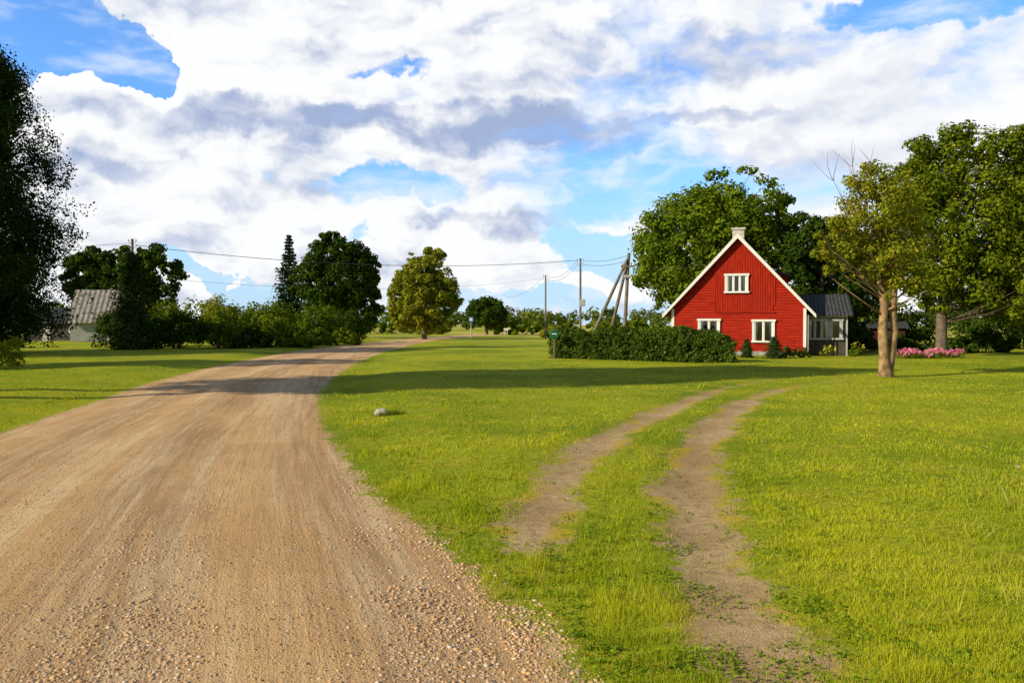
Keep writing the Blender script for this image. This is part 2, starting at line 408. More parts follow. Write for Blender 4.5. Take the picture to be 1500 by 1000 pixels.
def spruce(name,x,y,Ht,hw,mat,size,n=60,per=26,base=.3,seed=1,fuzz=.1):
    e=empty(name,(x,y,float(H(x,y)))); P=Parts(); rr=random.Random(seed)
    P.tube([(0,0,-.1),(0,0,Ht*.5),(0,0,Ht*.99)],[Ht*.018,Ht*.011,.02],8)
    Q=[]; lev=int(n)
    for i in range(lev):
        f=i/lev; z=base+(Ht-base)*f**.95; rad=hw*(1-f)**.8*(.75+.4*rr.random())+.08
        nb=max(5,int(13*(1-f)+4)); a0=rr.random()*6
        for k in range(nb):
            a=a0+2*PI*k/nb+rr.uniform(-.2,.2); L=rad*rr.uniform(.7,1.12)
            t=R.uniform(.15,1,per)**.7
            px=np.cos(a)*L*t; py=np.sin(a)*L*t; pz=z-.25*L*t+.12*L*t*t
            Pp=np.stack([px,py,pz],-1)+R.normal(size=(per,3))*[fuzz*L*.6,fuzz*L*.6,fuzz*L*.45]
            N=np.stack([np.full(per,math.cos(a)*.7),np.full(per,math.sin(a)*.7),np.full(per,.8)],-1)+R.normal(size=(per,3))*.4
            Q.append(leaf_quads(Pp,N,size*R.uniform(.6,1.2,per),.35))
            if k%3==0: P.tube([(0,0,z),(math.cos(a)*L*.8,math.sin(a)*L*.8,z-.15*L)],[.05,.015],4)
    P.done('trunk',BARK,e); leaf_mesh('foliage',Q,mat,e); return e

def bush(name,x,y,w,d,h,nc,m,size,mat,seed=0):
    e=empty(name,(x,y,float(H(x,y)))); rr=random.Random(seed); Q=[];P=Parts()
    for i in range(nc):
        a=rr.uniform(0,2*PI); r=rr.random()**.5; ph=rr.random()
        zt=h*math.sqrt(max(.05,1-r*r*.75))*rr.uniform(.7,1.05)
        s=min(w,h)*.17*rr.uniform(.7,1.4)
        c=(math.cos(a)*r*(w/2-s*.6),math.sin(a)*r*(d/2-s*.6),max(s*.5,(zt-s*.7)*rr.random()**.45))
        Q.append(clump_leaves(np.array(c),s,m,size))
        if i%4==0: P.tube([(c[0]*.25,c[1]*.25,-.05),(c[0]*.6,c[1]*.6,c[2]*.6),c],[.03*h/2,.02*h/2,.006],5)
    P.done('stems',BARK,e); leaf_mesh('foliage',Q,mat,e); return e

LF_OLIVE=leafmat('leaf_olive',(.12,.17,.012),(.34,.32,.025),(.46,.32,.03),.3,.6)
LF_MID=leafmat('leaf_mid',(.060,.12,.008),(.21,.27,.016),None,.28,.3)
LF_MAPLE=leafmat('leaf_maple',(.050,.090,.006),(.22,.26,.014),(.32,.30,.03),.28,.35)
LF_DARK=leafmat('leaf_dark',(.022,.05,.007),(.072,.115,.012),None,.2,.3)
LF_BIRCH=leafmat('leaf_birch',(.012,.027,.005),(.036,.060,.008),None,.12,.5)
LF_CON=leafmat('needle_dark',(.010,.028,.010),(.028,.055,.016),None,.08,.5)
LF_CON2=leafmat('needle_olive',(.02,.045,.010),(.055,.09,.018),None,.1,.5)
LF_BUSH=leafmat('leaf_bush',(.055,.11,.008),(.21,.26,.020),None,.25,.25)
LF_HEDGE=leafmat('leaf_hedge',(.022,.055,.007),(.11,.16,.018),(.30,.27,.06),.2,1.)
LF_YEL=leafmat('leaf_yellowgreen',(.14,.18,.012),(.34,.34,.03),None,.3,.2)
LF_FAR=leafmat('leaf_far',(.07,.11,.02),(.20,.23,.04),None,.2,.03)

# right hand tree standing on the lawn (twin ochre trunk, sparse crown, a few bare twigs)
lt=tree('lawn_tree',12.4,27.2,[(-.1,0,5.1,1.6,2.1),(-1.3,.1,4.6,1.05,1.4),(.65,.2,3.8,1.15,1.5),(-.5,0,6.5,.85,1.0),(.75,.1,5.9,.8,1.0),(-2.0,0,4.2,.65,.9),(.1,0,2.6,.6,.5)],205,82,.11,LF_OLIVE,.17,2.0,BARKL,3,.175,.8,shell=.2,
   trunks=[([(0,0,-.15),(.0,0,.15),(-.03,0,.6),(-.1,0,1.5),(-.02,.05,2.4),(-.2,.1,3.4),(-.3,0,4.8),(-.35,0,6.2)],[.34,.23,.165,.15,.13,.10,.06,.02],10),
           ([(.08,.05,-.15),(.1,.05,.2),(.22,.05,.8),(.35,.1,1.5),(.28,.1,2.3),(.36,.1,3.2),(.5,.1,4.2),(.7,0,5.6)],[.25,.19,.14,.12,.11,.1,.06,.02],10)],br=.22)
P=Parts(); rr=random.Random(5)
def limb(a,d,L,r,depth):
    pts=[a]; p=a; dd=d.copy()
    for i in range(4):
        dd=(dd+Vector((rr.uniform(-.25,.25),rr.uniform(-.25,.25),rr.uniform(-.1,.25)))).normalized(); p=p+dd*L/4; pts.append(p)
        if depth>0:
            for _ in range(3): limb(p,(dd+Vector((rr.uniform(-.9,.9),rr.uniform(-.6,.6),rr.uniform(-.2,.4)))).normalized(),L*rr.uniform(.2,.4),r*.4,depth-1)
    P.tube(pts,[r,r*.8,r*.6,r*.4,r*.2],4)
limb(Vector((-.15,0,3.2)),Vector((-.42,0,.8)),3.7,.035,1); limb(Vector((-.25,0,4.2)),Vector((-.3,0,1)),2.9,.03,1); limb(Vector((-.1,0,2.6)),Vector((-.8,0,.6)),2.6,.035,1)
limb(Vector((-.3,0,5.2)),Vector((.1,0,1)),1.9,.02,1)
P.done('bare_twigs',BARK,lt)
# big trees right
tree('maple_tree',23.6,45,[(1.6,0,7.4,4.0,5.0),(-.9,0,6.4,2.6,3.8),(3.6,-.5,5.0,3.2,3.6),(.2,0,10.2,2.5,2.5),(3.0,0,10.8,2.4,2.3),(-.4,-.5,4.2,1.9,1.8),(2.6,-1.5,3.6,2.4,1.6)],430,120,.21,LF_MAPLE,.3,2.2,BARK,8,.145,.75,br=.10)
tree('maple_tree',30.5,46,[(0,0,7.0,4.2,5.2),(1,0,10.,3.,3.0),(-2,-.5,4.,2.5,2.6)],240,110,.24,LF_MAPLE,.34,1.2,BARK,9,.16,.75,br=.10)
# tree behind the house
tree('ash_tree',16.0,64,[(-.6,0,7.6,5.9,5.0),(-2.6,0,8.2,3.6,4.0),(1.6,0,10.0,4.0,4.2),(4.3,0,6.6,3.4,4.4),(-3.6,0,6.,3.,3.5),(5.2,0,9.0,2.6,3.)],450,105,.29,LF_MID,.45,2.5,BARK,4,.13,.75,br=.10)
tree('ash_tree',22.6,60,[(0,0,5.6,3.3,4.0),(-1.3,0,7.5,1.9,2.6),(1.4,0,6.3,2.2,3.)],200,90,.26,LF_DARK,.28,1.2,BARK,5,.16,.75,br=.10)
tree('ash_tree',27.5,66,[(0,0,5.4,3.6,3.8)],130,90,.3,LF_MID,.28,1.,BARK,6,.18,.75,br=.10)
# centre
tree('willow_tree',-10.7,100,[(0,0,5.4,4.2,4.7),(.3,0,8.4,3.1,3.2),(-2.2,0,4.0,2.6,3.2),(2.2,0,4.2,2.6,3.4)],520,74,.32,LF_YEL,.3,.4,BARK,7,.105,.7,shell=.3,br=.08)
tree('oak_tree',-23.2,110,[(0,0,8.2,5.0,5.4),(-1.,0,11.0,3.,3.3),(2.6,0,8.4,3.1,4.4),(-3.4,0,7.,3.2,4.),(3.,0,4.5,3.,3.)],400,80,.42,LF_DARK,.45,1.2,BARK,10,.14,.7,br=.10)
spruce('spruce_tree',-32.6,120,15.2,3.6,LF_CON,.8,30,12,1.,3,.13)
tree('ash_tree',-53,112,[(0,0,7,5,5.2),(5,0,8.6,3.4,4.4),(-4.5,0,8.2,3.6,4.6),(1,0,10.4,2.4,2.6)],300,70,.5,LF_DARK,.4,1.5,BARK,12,.15,.75,br=.10)
tree('ash_tree',-66,105,[(0,0,8,5,5.2),(-5,0,7,4,4.2)],150,70,.5,LF_DARK,.4,1.5,BARK,13,.18,.8)
spruce('spruce_tree',-26.7,57.5,6.9,2.1,LF_CON2,.32,40,22,.05,5,.2)
def birch(name,x,y,Ht,hw,seed,ns=420,size=.2,mat=LF_BIRCH,per=34,low=.12):
    e=empty(name,(x,y,float(H(x,y)))); rr=random.Random(seed); P=Parts(); Q=[]
    P.tube([(0,0,-.2),(.1,0,Ht*.3),(-.1,.1,Ht*.6),(.1,0,Ht*.95)],[.34,.27,.16,.03],10)
    for b_ in range(ns//14):
        f=(b_+rr.random())/(ns/14); z=Ht*(low+(.97-low)*f); prof=max(.08,math.sin(min(1,(1-f)*1.15+.07)*PI*.58))
        a=rr.uniform(0,2*PI); L=hw*prof*rr.uniform(.65,1.08)
        p0=Vector((0,0,max(1.,z-L*.55))); p1=Vector((math.cos(a)*L*.55,math.sin(a)*L*.55,z+.1*L)); p2=Vector((math.cos(a)*L,math.sin(a)*L,z-.05*L))
        P.tube([p0,p1,p2],[.06,.035,.012],5)
        for k in range(14):
            q=rr.random()**.6; tip=p0.lerp(p1,q*2) if q<.5 else p1.lerp(p2,q*2-1)
            tip=tip+Vector((rr.gauss(0,.5),rr.gauss(0,.5),rr.uniform(-.1,.6)))
            Ls=rr.uniform(.5,2.1); s=rr.uniform(.2,.42)
            t=R.uniform(0,1,per)
            C=np.array(tip)+np.stack([R.normal(size=per)*s*(1.15-.8*t)+math.cos(a)*.25*t,R.normal(size=per)*s*(1.15-.8*t)+math.sin(a)*.25*t,.2-t*Ls],-1)
            C[:,2]=np.maximum(C[:,2],.3)
            N=np.stack([np.full(per,math.cos(a)),np.full(per,math.sin(a)),np.full(per,.35)],-1)+R.normal(size=(per,3))*.6
            Q.append(leaf_quads(C,N,size*R.uniform(.6,1.3,per)))
    P.done('trunk',BIRCHB,e,smooth=True); leaf_mesh('foliage',Q,mat,e); return e
birch('birch_tree',-31.7,50,18.6,4.9,3,ns=2400,per=42,size=.18,low=.07)
birch('birch_tree',-34.5,43,16,4.8,4,ns=800,per=40,size=.24,low=.07)
# neighbours outside the left of the view: they throw the long shadows over road and lawn
tree('maple_tree',-32,28.5,[(0,0,9.,3.4,4.4)],110,60,.4,LF_MID,.35,3.,BARK,21,.2,.8)
tree('maple_tree',-21.8,17.0,[(0,0,13.4,3.2,5.2),(0,0,10.,3.6,3.6)],190,66,.42,LF_MID,.35,4.,BARK,22,.2,.8)
tree('maple_tree',-24.0,13.4,[(0,0,15.,3.2,6.)],150,66,.42,LF_MID,.35,4.,BARK,23,.2,.8)

# shrub belt left of the road
k=0
for (bx,by,w,h,mt) in [(-24.6,60,4.6,3.3,LF_DARK),(-22.,62,5.,3.7,LF_BUSH),(-18.9,63.5,5.,3.0,LF_BUSH),(-16.8,66,4.4,2.6,LF_BUSH),(-27.5,66,5.5,4.4,LF_BUSH),
                    (-24.,68,6.,4.6,LF_YEL),(-20.5,69,6,4.5,LF_BUSH),(-17.4,72,5.4,4.3,LF_BUSH),(-14.9,71,3.6,2.0,LF_BUSH),(-30.5,64,4.5,3.8,LF_DARK),
                    (-16.6,80,6,4.8,LF_DARK),(-19.5,61.5,3.4,1.7,LF_DARK),(-16.2,63.5,3.2,1.4,LF_BUSH)]:
    k+=1; bush('shrub',bx,by,w,w*.9,h,52,95,.21,mt,40+k)
bush('shrub',-19.9,31,2.6,2.4,2.0,24,90,.13,LF_YEL,70)
bush('shrub',-31.4,48,4.4,4,2.0,40,90,.2,LF_DARK,71)
bush('shrub',-39,60,5,4,1.8,30,90,.25,LF_DARK,72)
for i,(bx,by,w,h,mt) in enumerate([(24.6,60,6,3.2,LF_DARK),(29,62,7,4.2,LF_DARK),(34,58,7,4.6,LF_DARK),(39,60,7,5.,LF_DARK),(29.5,51,4.,2.0,LF_DARK),(34.,50,5.,2.6,LF_DARK),(10.4,60,4.2,2.3,LF_BUSH),(12.6,56,4,2.6,LF_MID),(8.2,66,3.4,1.9,LF_BUSH),(26.9,50.3,2.2,1.3,LF_DARK),(21.6,52,3.4,1.9,LF_DARK),(24.6,51.5,2.6,1.2,LF_DARK)]):
    bush('shrub',bx,by,w,w*.7,h,40,95,.22,mt,90+i)

# distant tree belt (one object)
Q=[]; rr=random.Random(2)
for i in range(330):
    x0=rr.uniform(-330,330); y0=rr.uniform(235,330); h=rr.uniform(5,11)*(1.1 if abs(x0)>60 else .85); w=h*rr.uniform(.45,.75)
    if rr.random()<.12: h*=1.3
    for j in range(9):
        d=Vector((rr.gauss(0,1),rr.gauss(0,1),rr.gauss(0,1))).normalized()*rr.random()**.4
        Q.append(clump_leaves(np.array([x0+d.x*w*.7,y0+d.y*w*.7,max(1.,h*.5+d.z*h*.38)]),w*.42,26,1.1))
e=empty('distant_trees',(0,0,0)); leaf_mesh('foliage',Q,LF_FAR,e)
tree('oak_tree',-4.6,150,[(0,0,4.0,3.8,3.0),(1.,0,4.9,2.2,1.7)],100,60,.55,LF_DARK,.3,.5,BARK,31,.2,.7,br=.1)
for i,(bx,by,w,h) in enumerate([(-26,170,14,4.5),(-15,160,8,3.4),(1.5,150,10,3.2),(10,130,8,3.),(5.5,115,3.5,2.2),(19,140,12,4)]):
    bush('shrub',bx,by,w,w*.5,h,34,70,.55,[LF_BUSH,LF_YEL,LF_MID][i%3],120+i)

# hedge in front of the house: solid dark core, added to block light, wrapped in dense leaves
e=empty('hedge',(0,0,0)); Q=[]; P=Parts(); rr=random.Random(4)
def htop(f): return 1.56+.09*math.sin(f*19)+.07*math.sin(f*43+1)-.4*max(0,(.05-f)/.05)-.4*max(0,(f-.94)/.06)
for i in range(1150):
    f=rr.random(); x0=1.95+f*8.0; v=rr.random(); y0=41.0-f*4.4+v*1.3
    top=htop(f)-.25*(2*v-1)**4; s=rr.uniform(.15,.27)
    q=rr.random()
    if q<.45: z=rr.uniform(.08,top-.15); y0=41.0-f*4.4+rr.uniform(-.1,.14)
    elif q<.8: z=top-s*rr.uniform(.3,.9)
    else: z=rr.uniform(.1,top-.2)
    Q.append(clump_leaves(np.array([x0,y0,z+.03]),s,58,.095))
core=[]
for i in range(25):
    f=i/24; x0=2.1+f*7.7; yc=41.65-f*4.4; tp=htop(f)-.3
    core+= [(x0,yc-.38,0),(x0,yc-.42,tp*.6),(x0,yc-.2,tp),(x0,yc+.25,tp),(x0,yc+.42,tp*.6),(x0,yc+.4,0)]
cf=[(i*6+j,i*6+j+1,(i+1)*6+j+1,(i+1)*6+j) for i in range(24) for j in range(5)]+[(0,1,2,3,4,5),tuple(24*6+j for j in(5,4,3,2,1,0))]
P.add(core,cf)
P.done('dark_core',simple('hedge_core',(.02,.022,.01),1,.5,20,1,30),e); leaf_mesh('foliage',Q,LF_HEDGE,e)

# ------------------------------------------------------------------ red wooden house
def redmat(name,axis):
    m,t,b=newmat(name)
    o=t.n('ShaderNodeTexCoord').outputs['Object']; sc=(1.2,1.2,14) if axis=='z' else (14,14,1.2)
    mp=t.vm('MULTIPLY',o,sc)
    n=t.noise(mp,1.,5,.65); n2=t.noise(o,.8,3,.5)
    c=t.mix(t.ss(n,.3,.72),(.28,.014,.006),(.50,.032,.012))
    c=t.mix(t.m('MULTIPLY',t.ss(n2,.45,.7),.35),c,(.28,.02,.01))
    t.put(b.inputs['Base Color'],c); b.inputs['Roughness'].default_value=.75; b.inputs['Specular IOR Level'].default_value=.08
    t.put(b.inputs['Normal'],t.bump(n,.25,.01)); return m
RED=redmat('red_boards_h','z'); REDV=redmat('red_boards_v','x')
WHITE=simple('white_paint',(.80,.78,.73),.5,.06,6,.1)
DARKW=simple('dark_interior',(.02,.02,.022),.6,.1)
CURT=simple('curtain',(.6,.62,.62),.9,.2,9)
STONE=simple('foundation_stone',(.36,.34,.31),.9,.3,5,.5)
CHIM=simple('chimney_plaster',(.58,.52,.46),.9,.25,6,.4)
mg_,t,b=newmat('window_glass')
gl=t.n('ShaderNodeBsdfGlossy'); gl.inputs['Roughness'].default_value=.03; tp=t.n('ShaderNodeBsdfTransparent')
fr=t.n('ShaderNodeFresnel'); fr.inputs[0].default_value=1.5
mx=t.n('ShaderNodeMixShader'); t.put(mx.inputs[0],t.m('ADD',fr.outputs[0],.06)); t.L.new(tp.outputs[0],mx.inputs[1]); t.L.new(gl.outputs[0],mx.inputs[2]); t.L.new(mx.outputs[0],t.N['Material Output'].inputs[0])
GLASS=mg_
def corr(name,c,ax,period=.16):
    m,t,b=newmat(name); o=t.n('ShaderNodeTexCoord').outputs['Object']; comp=t.xyz(o)[ax]
    w=t.m('SINE',t.m('MULTIPLY',comp,2*PI/period)); n=t.noise(o,2.5,5,.7)
    t.put(b.inputs['Base Color'],t.mix(t.ss(n,.3,.7),tuple(q*.65 for q in c),tuple(q*1.25 for q in c))); b.inputs['Roughness'].default_value=.85
    t.put(b.inputs['Normal'],t.bump(w,.8,.03)); return m
ROOFD=corr('roof_sheet_dark',(.05,.05,.052),0,.2); ROOFY=corr('roof_sheet_house',(.10,.10,.105),1,.2)
ROOFG=corr('roof_sheet_grey',(.30,.265,.225),0,.5)

hs=empty('red_house',(12.65,46.0,0),math.radians(-17))
HW=3.62; EZ=2.42; RW=4.06; RZ=6.85; sl=(RZ-EZ)/RW     # slope
def halfw(z): return HW if z<=EZ+(RW-HW)*sl else max(0,(RZ-.08-z)/sl)
P=Parts(); PV=Parts()
z=.34; bh=.155
while z<RZ-.12:
    z1=min(z+bh,RZ-.1)
    a,b2=halfw(z),halfw(z1)
    P.add([(-a,-.042,z),(a,-.042,z),(b2,-.004,z1),(-b2,-.004,z1),(-a,0.,z),(a,0.,z)],[(0,1,2,3),(4,5,1,0)])
    z=z1
P.done('gable_boards',RED,hs)
x=-1.2; bw=.135
while x<1.98:
    x1=x+bw-.018; zt0=min(RZ-.22,RZ-.2-abs(x)*sl); zt1=min(RZ-.22,RZ-.2-abs(x1)*sl)
    z0=2.56 if x<1.9 else 2.9
    j=random.uniform(0,.008)
    PV.add([(x,-.066-j,z0),(x1,-.066-j,z0),(x1,-.066-j,zt1),(x,-.066-j,zt0),(x,-.044,z0),(x1,-.044,z0),(x1,-.044,zt1),(x,-.044,zt0)],[(0,1,2,3),(4,5,1,0),(1,5,6,2),(0,3,7,4)])
    x+=bw
PV.done('attic_boards',REDV,hs)
P=Parts(); P.box(-1.24,2.02,-.088,-.044,2.48,2.555); P.box(-1.27,-1.206,-.088,-.044,2.56,5.25); P.done('attic_trim',RED,hs)
P=Parts()
DEP=9.2
P.add([(-HW,.003,0.3),(HW,.003,.3),(HW,.003,EZ+.42),(0,.003,RZ-.15),(-HW,.003,EZ+.42),(-HW,DEP,.3),(HW,DEP,.3),(HW,DEP,EZ+.42),(0,DEP,RZ-.15),(-HW,DEP,EZ+.42)],
      [(0,1,2,3,4),(9,8,7,6,5),(0,4,9,5),(1,6,7,2)])
P.done('walls',RED,hs)
P=Parts(); P.box(-HW-.03,HW+.03,-.035,DEP+.03,-.1,.34); P.done('foundation',STONE,hs)
for sgn,nm in((-1,'roof_slope_1'),(1,'roof_slope_2')):
    th=.11
    a=[(0,RZ),(sgn*RW,EZ),(sgn*RW,EZ-th*1.2),(0,RZ-th*1.4)]
    v=[(p[0],-.34,p[1]) for p in a]+[(p[0],DEP+.3,p[1]) for p in a]
    pymesh(nm,v,[(0,1,2,3),(7,6,5,4),(0,4,5,1),(1,5,6,2),(2,6,7,3)],ROOFY,hs)
    w=.2
    a=[(0,RZ+.05),(sgn*(RW+.07),EZ-.03),(sgn*(RW+.07),EZ-.03-w),(0,RZ+.05-w*1.35)]
    v=[(p[0],-.385,p[1]) for p in a]+[(p[0],-.343,p[1]) for p in a]
    pymesh('bargeboard',v,[(0,1,2,3),(7,6,5,4),(0,4,5,1),(1,5,6,2),(2,6,7,3)],WHITE,hs)
    P=Parts(); s0,s1=sorted((sgn*(HW-.13),sgn*(HW+.025))); P.box(s0,s1,-.075,.05,.3,EZ+.3); P.done('corner_board',WHITE,hs)
def window(par,cx,cz,w,h,y=-.06,panes=2,curt=True):
    P=Parts(); o=.11
    P.box(cx-w/2-o,cx-w/2,y-.045,y+.04,cz-h/2,cz+h/2); P.box(cx+w/2,cx+w/2+o,y-.045,y+.04,cz-h/2,cz+h/2)
    P.box(cx-w/2-o-.05,cx+w/2+o+.05,y-.07,y+.04,cz+h/2,cz+h/2+.12); P.box(cx-w/2-o-.05,cx+w/2+o+.05,y-.09,y+.04,cz-h/2-.1,cz-h/2)
    for i in range(1,panes):
        xx=cx-w/2+w*i/panes; P.box(xx-.035,xx+.035,y-.03,y+.03,cz-h/2,cz+h/2)
    for (p0,p1) in [(cx-w/2+w*i/panes,cx-w/2+w*(i+1)/panes) for i in range(panes)]:
        g=.03
        P.box(p0+(.036 if p0>cx-w/2+.01 else 0),p0+g+.036,y-.02,y+.02,cz-h/2+.001,cz+h/2-.001)
        P.box(p1-g-.036,p1-(.036 if p1<cx+w/2-.01 else 0),y-.02,y+.02,cz-h/2+.001,cz+h/2-.001)
    P.done('window_frame',WHITE,par)
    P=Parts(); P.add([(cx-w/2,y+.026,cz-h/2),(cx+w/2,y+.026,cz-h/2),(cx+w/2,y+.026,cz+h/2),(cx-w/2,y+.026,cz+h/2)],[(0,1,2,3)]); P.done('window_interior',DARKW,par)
    if curt:
        P=Parts()
        for s in(-1,1):
            for i in range(5):
                xa=cx+s*(w/2-.01-i*.028); xb=cx+s*(w/2-.01-(i+1)*.028); ya=y+.018+(.005 if i%2 else 0); yb=y+.018+(0 if i%2 else .005)
                P.add([(xa,ya,cz-h/2+.02),(xb,yb,cz-h/2+.02),(xb-s*.06*1.,yb,cz+h/2-.02),(xa,ya,cz+h/2-.02)],[(0,1,2,3)])
        P.done('curtain',CURT,par)
    P=Parts(); P.add([(cx-w/2,y+.006,cz-h/2),(cx+w/2,y+.006,cz-h/2),(cx+w/2,y+.006,cz+h/2),(cx-w/2,y+.006,cz+h/2)],[(0,1,2,3)]); P.done('window_glass',GLASS,par)
window(hs,-1.55,1.55,1.0,.98,y=-.075); window(hs,1.4,1.46,.98,1.06,y=-.075); window(hs,-.05,4.12,1.05,.86,y=-.11,panes=3)
P=Parts(); P.box(-.32,.32,.9,1.55,RZ-.5,RZ+.38); P.box(-.38,.38,.84,1.61,RZ+.381,RZ+.5); P.done('chimney',CHIM,hs)
P=Parts(); P.add([(1.2,3.2,5.35),(3.0,3.2,4.7),(3.0,6.6,4.7),(1.2,6.6,5.35),(1.2,3.2,5.23),(3.0,3.2,4.58),(3.0,6.6,4.58),(1.2,6.6,5.23)],[(0,1,2,3),(0,4,5,1),(1,5,6,2),(2,6,7,3),(7,6,5,4)]); P.done('dormer_roof',ROOFD,hs)
P=Parts(); P.add([(1.3,3.4,5.2),(2.8,3.4,4.64),(2.8,3.4,3.7),(1.3,3.4,5.),(1.3,6.4,5.2),(2.8,6.4,4.64),(2.8,6.4,3.7)],[(0,1,2,3),(1,5,6,2)]); P.done('dormer_wall',RED,hs)
P=Parts(); P.add([(3.15,1.0,2.38),(6.15,1.0,2.38),(6.15,4.2,3.62),(3.15,4.2,3.62),(3.15,1.0,2.3),(6.15,1.0,2.3),(6.15,4.2,3.54),(3.15,4.2,3.54),(6.15,7.2,2.4),(3.15,7.2,2.4)],[(0,1,2,3),(0,4,5,1),(1,5,6,2),(7,6,5,4),(3,2,8,9)]); P.done('annex_roof',ROOFD,hs)
P=Parts(); P.box(3.64,5.85,1.4,6.8,.0,2.42); P.done('annex_walls',simple('annex_paint',(.07,.055,.045),.7,.2),hs)
ANX=simple('grey_white',(.42,.42,.40),.7,.15,6)  # greyer white than the house trim, for the annex frames
W0=WHITE; WHITE=ANX
window(hs,4.35,1.55,1.1,.95,y=1.33,panes=3,curt=True); window(hs,5.28,1.55,.48,.95,y=1.33,panes=1,curt=False)
P=Parts(); P.box(5.8,5.88,1.3,1.395,0,2.3); P.box(3.66,5.79,1.3,1.395,2.2,2.3); P.done('annex_trim',WHITE,hs)
WHITE=W0
P=Parts(); P.tube([(3.75,-.1,2.35),(3.75,-.1,.2)],[.035,.035],8); P.done('downpipe',simple('zinc',(.3,.3,.3),.5,.1,metal=.4),hs)

# plants at the house front
def small_plant(name,x,y,w,h,mat,seed,fl=None,nfl=40,size=.09,fs=.09):
    e=bush(name,x,y,w,w*.8,h,16,70,size,mat,seed)
    if fl:
        n=nfl; a=R.uniform(0,2*PI,n); r=R.uniform(0,1,n)**.5; C=np.stack([np.cos(a)*r*w*.5,np.sin(a)*r*w*.42-.05,h*(1-.5*r*r)*R.uniform(.75,1.08,n)],-1)
        Qs=np.concatenate([leaf_quads(C+R.normal(size=(n,3))*.02,R.normal(size=(n,3))+[-.3,-.8,.5],np.full(n,fs),.9) for _ in range(3)])
        leaf_mesh('flowers',Qs,fl,e)
    return e
REDF=leafmat('red_petals',(.45,.02,.02),(.65,.05,.05),None,.2); PINK=leafmat('pink_petals',(.62,.10,.24),(.80,.28,.42),None,.25)
YELF=leafmat('yellow_petals',(.6,.5,.05),(.7,.6,.1),None,.2); WHF=leafmat('white_petals',(.75,.75,.7),(.8,.8,.75),None,.2)
small_plant('rose_bush',10.6,42.3,1.0,.85,LF_HEDGE,1,REDF,24)
small_plant('rose_bush',14.6,42.6,1.1,.85,LF_HEDGE,2,REDF,26)
small_plant('rose_bush',15.3,42.9,.8,.6,LF_BUSH,3,REDF,10)
spruce('dwarf_conifer',13.4,41.9,1.15,.62,LF_CON2,.16,16,10,.02,6,.2)
spruce('dwarf_conifer',12.1,42.2,1.0,.38,LF_CON2,.15,14,8,.02,7,.2)
small_plant('garden_plant',16.7,43.3,.9,.7,LF_YEL,8,YELF,14)
small_plant('garden_plant',18.8,44.6,.9,.8,LF_BUSH,9,YELF,10)
e=empty('flower_bed',(21.5,42.2,0)); n=1500
C=np.stack([R.uniform(-1.65,1.65,n),R.uniform(-.6,.6,n),R.uniform(.05,.42,n)],-1)
leaf_mesh('leaves',leaf_quads(C,R.normal(size=(n,3))+[0,0,.6],np.full(n,.12)),LF_BUSH,e)
n=620; C=np.stack([R.uniform(-1.6,1.6,n),R.uniform(-.65,.6,n),0*R.uniform(0,1,n)],-1); C[:,2]=.42+.1*np.sin(C[:,0]*5)+R.uniform(-.14,.1,n)
leaf_mesh('blossoms',leaf_quads(C,R.normal(size=(n,3))+[-.3,-.7,.6],R.uniform(.08,.15,n),.9),PINK,e)
sh=empty('garden_shed',(26.6,58,0),math.radians(-15))
REDD=simple('old_red_boards',(.06,.016,.012),.8,.3)
P=Parts()
for i in range(18): P.box(-1.2+i*.13,-1.2+i*.13+.122,-.02-.006*(i%2),0,0,1.6)
P.box(-1.2,1.14,.003,2.2,0,1.6); P.done('walls',REDD,sh)
P=Parts(); P.add([(-1.4,-.3,1.57),(1.4,-.3,1.57),(1.4,1.1,2.05),(-1.4,1.1,2.05),(1.4,2.5,1.57),(-1.4,2.5,1.57)],[(0,1,2,3),(3,2,4,5)]); P.done('roof',ROOFD,sh)
P=Parts(); P.box(-.3,.45,-.05,-.03,0.05,1.5); P.done('door',simple('door_dark',(.05,.04,.035),.7),sh)

# grey roofed cottage at left
cg=empty('brick_cottage',(-42.6,85,0),math.radians(12))
mb,t,b=newmat('white_brick')
o=t.n('ShaderNodeTexCoord').outputs['Object']; bt=t.n('ShaderNodeTexBrick'); sx=t.xyz(o); t.put(bt.inputs['Vector'],t.comb(t.m('ADD',sx[0],sx[1]),sx[2],0.)); bt.inputs['Scale'].default_value=1.
bt.inputs['Brick Width'].default_value=.42; bt.inputs['Row Height'].default_value=.2; bt.inputs['Mortar Size'].default_value=.012
bt.inputs['Color1'].default_value=(.50,.47,.42,1); bt.inputs['Color2'].default_value=(.38,.35,.31,1); bt.inputs['Mortar'].default_value=(.18,.17,.16,1)
t.put(b.inputs['Base Color'],bt.outputs[0]); b.inputs['Roughness'].default_value=.9
P=Parts(); W2=3.0; 
P.add([(-W2,0,0),(W2,0,0),(W2,0,2.35),(-W2,0,2.35),(-W2,6,0),(W2,6,0),(W2,6,2.35),(-W2,6,2.35),(-W2,3,5.3),(W2,3,5.3)],[(0,1,2,3),(5,4,7,6),(1,5,6,9,2),(4,0,3,8,7)]); P.done('walls',mb,cg)
P=Parts(); P.add([(-W2-.3,-.45,2.05),(W2+.3,-.45,2.05),(W2+.3,3,5.55),(-W2-.3,3,5.55),(W2+.3,6.4,2.1),(-W2-.3,6.4,2.1),(-W2-.3,-.45,1.97),(W2+.3,-.45,1.97)],[(0,1,2,3),(3,2,4,5),(6,7,1,0)]); P.done('roof',ROOFG,cg)
P=Parts(); P.box(-.5,.3,-.03,.02,.9,1.6); P.box(1.4,2.3,-.03,.02,.9,1.6); P.done('window_glass',DARKW,cg)
P=Parts(); 
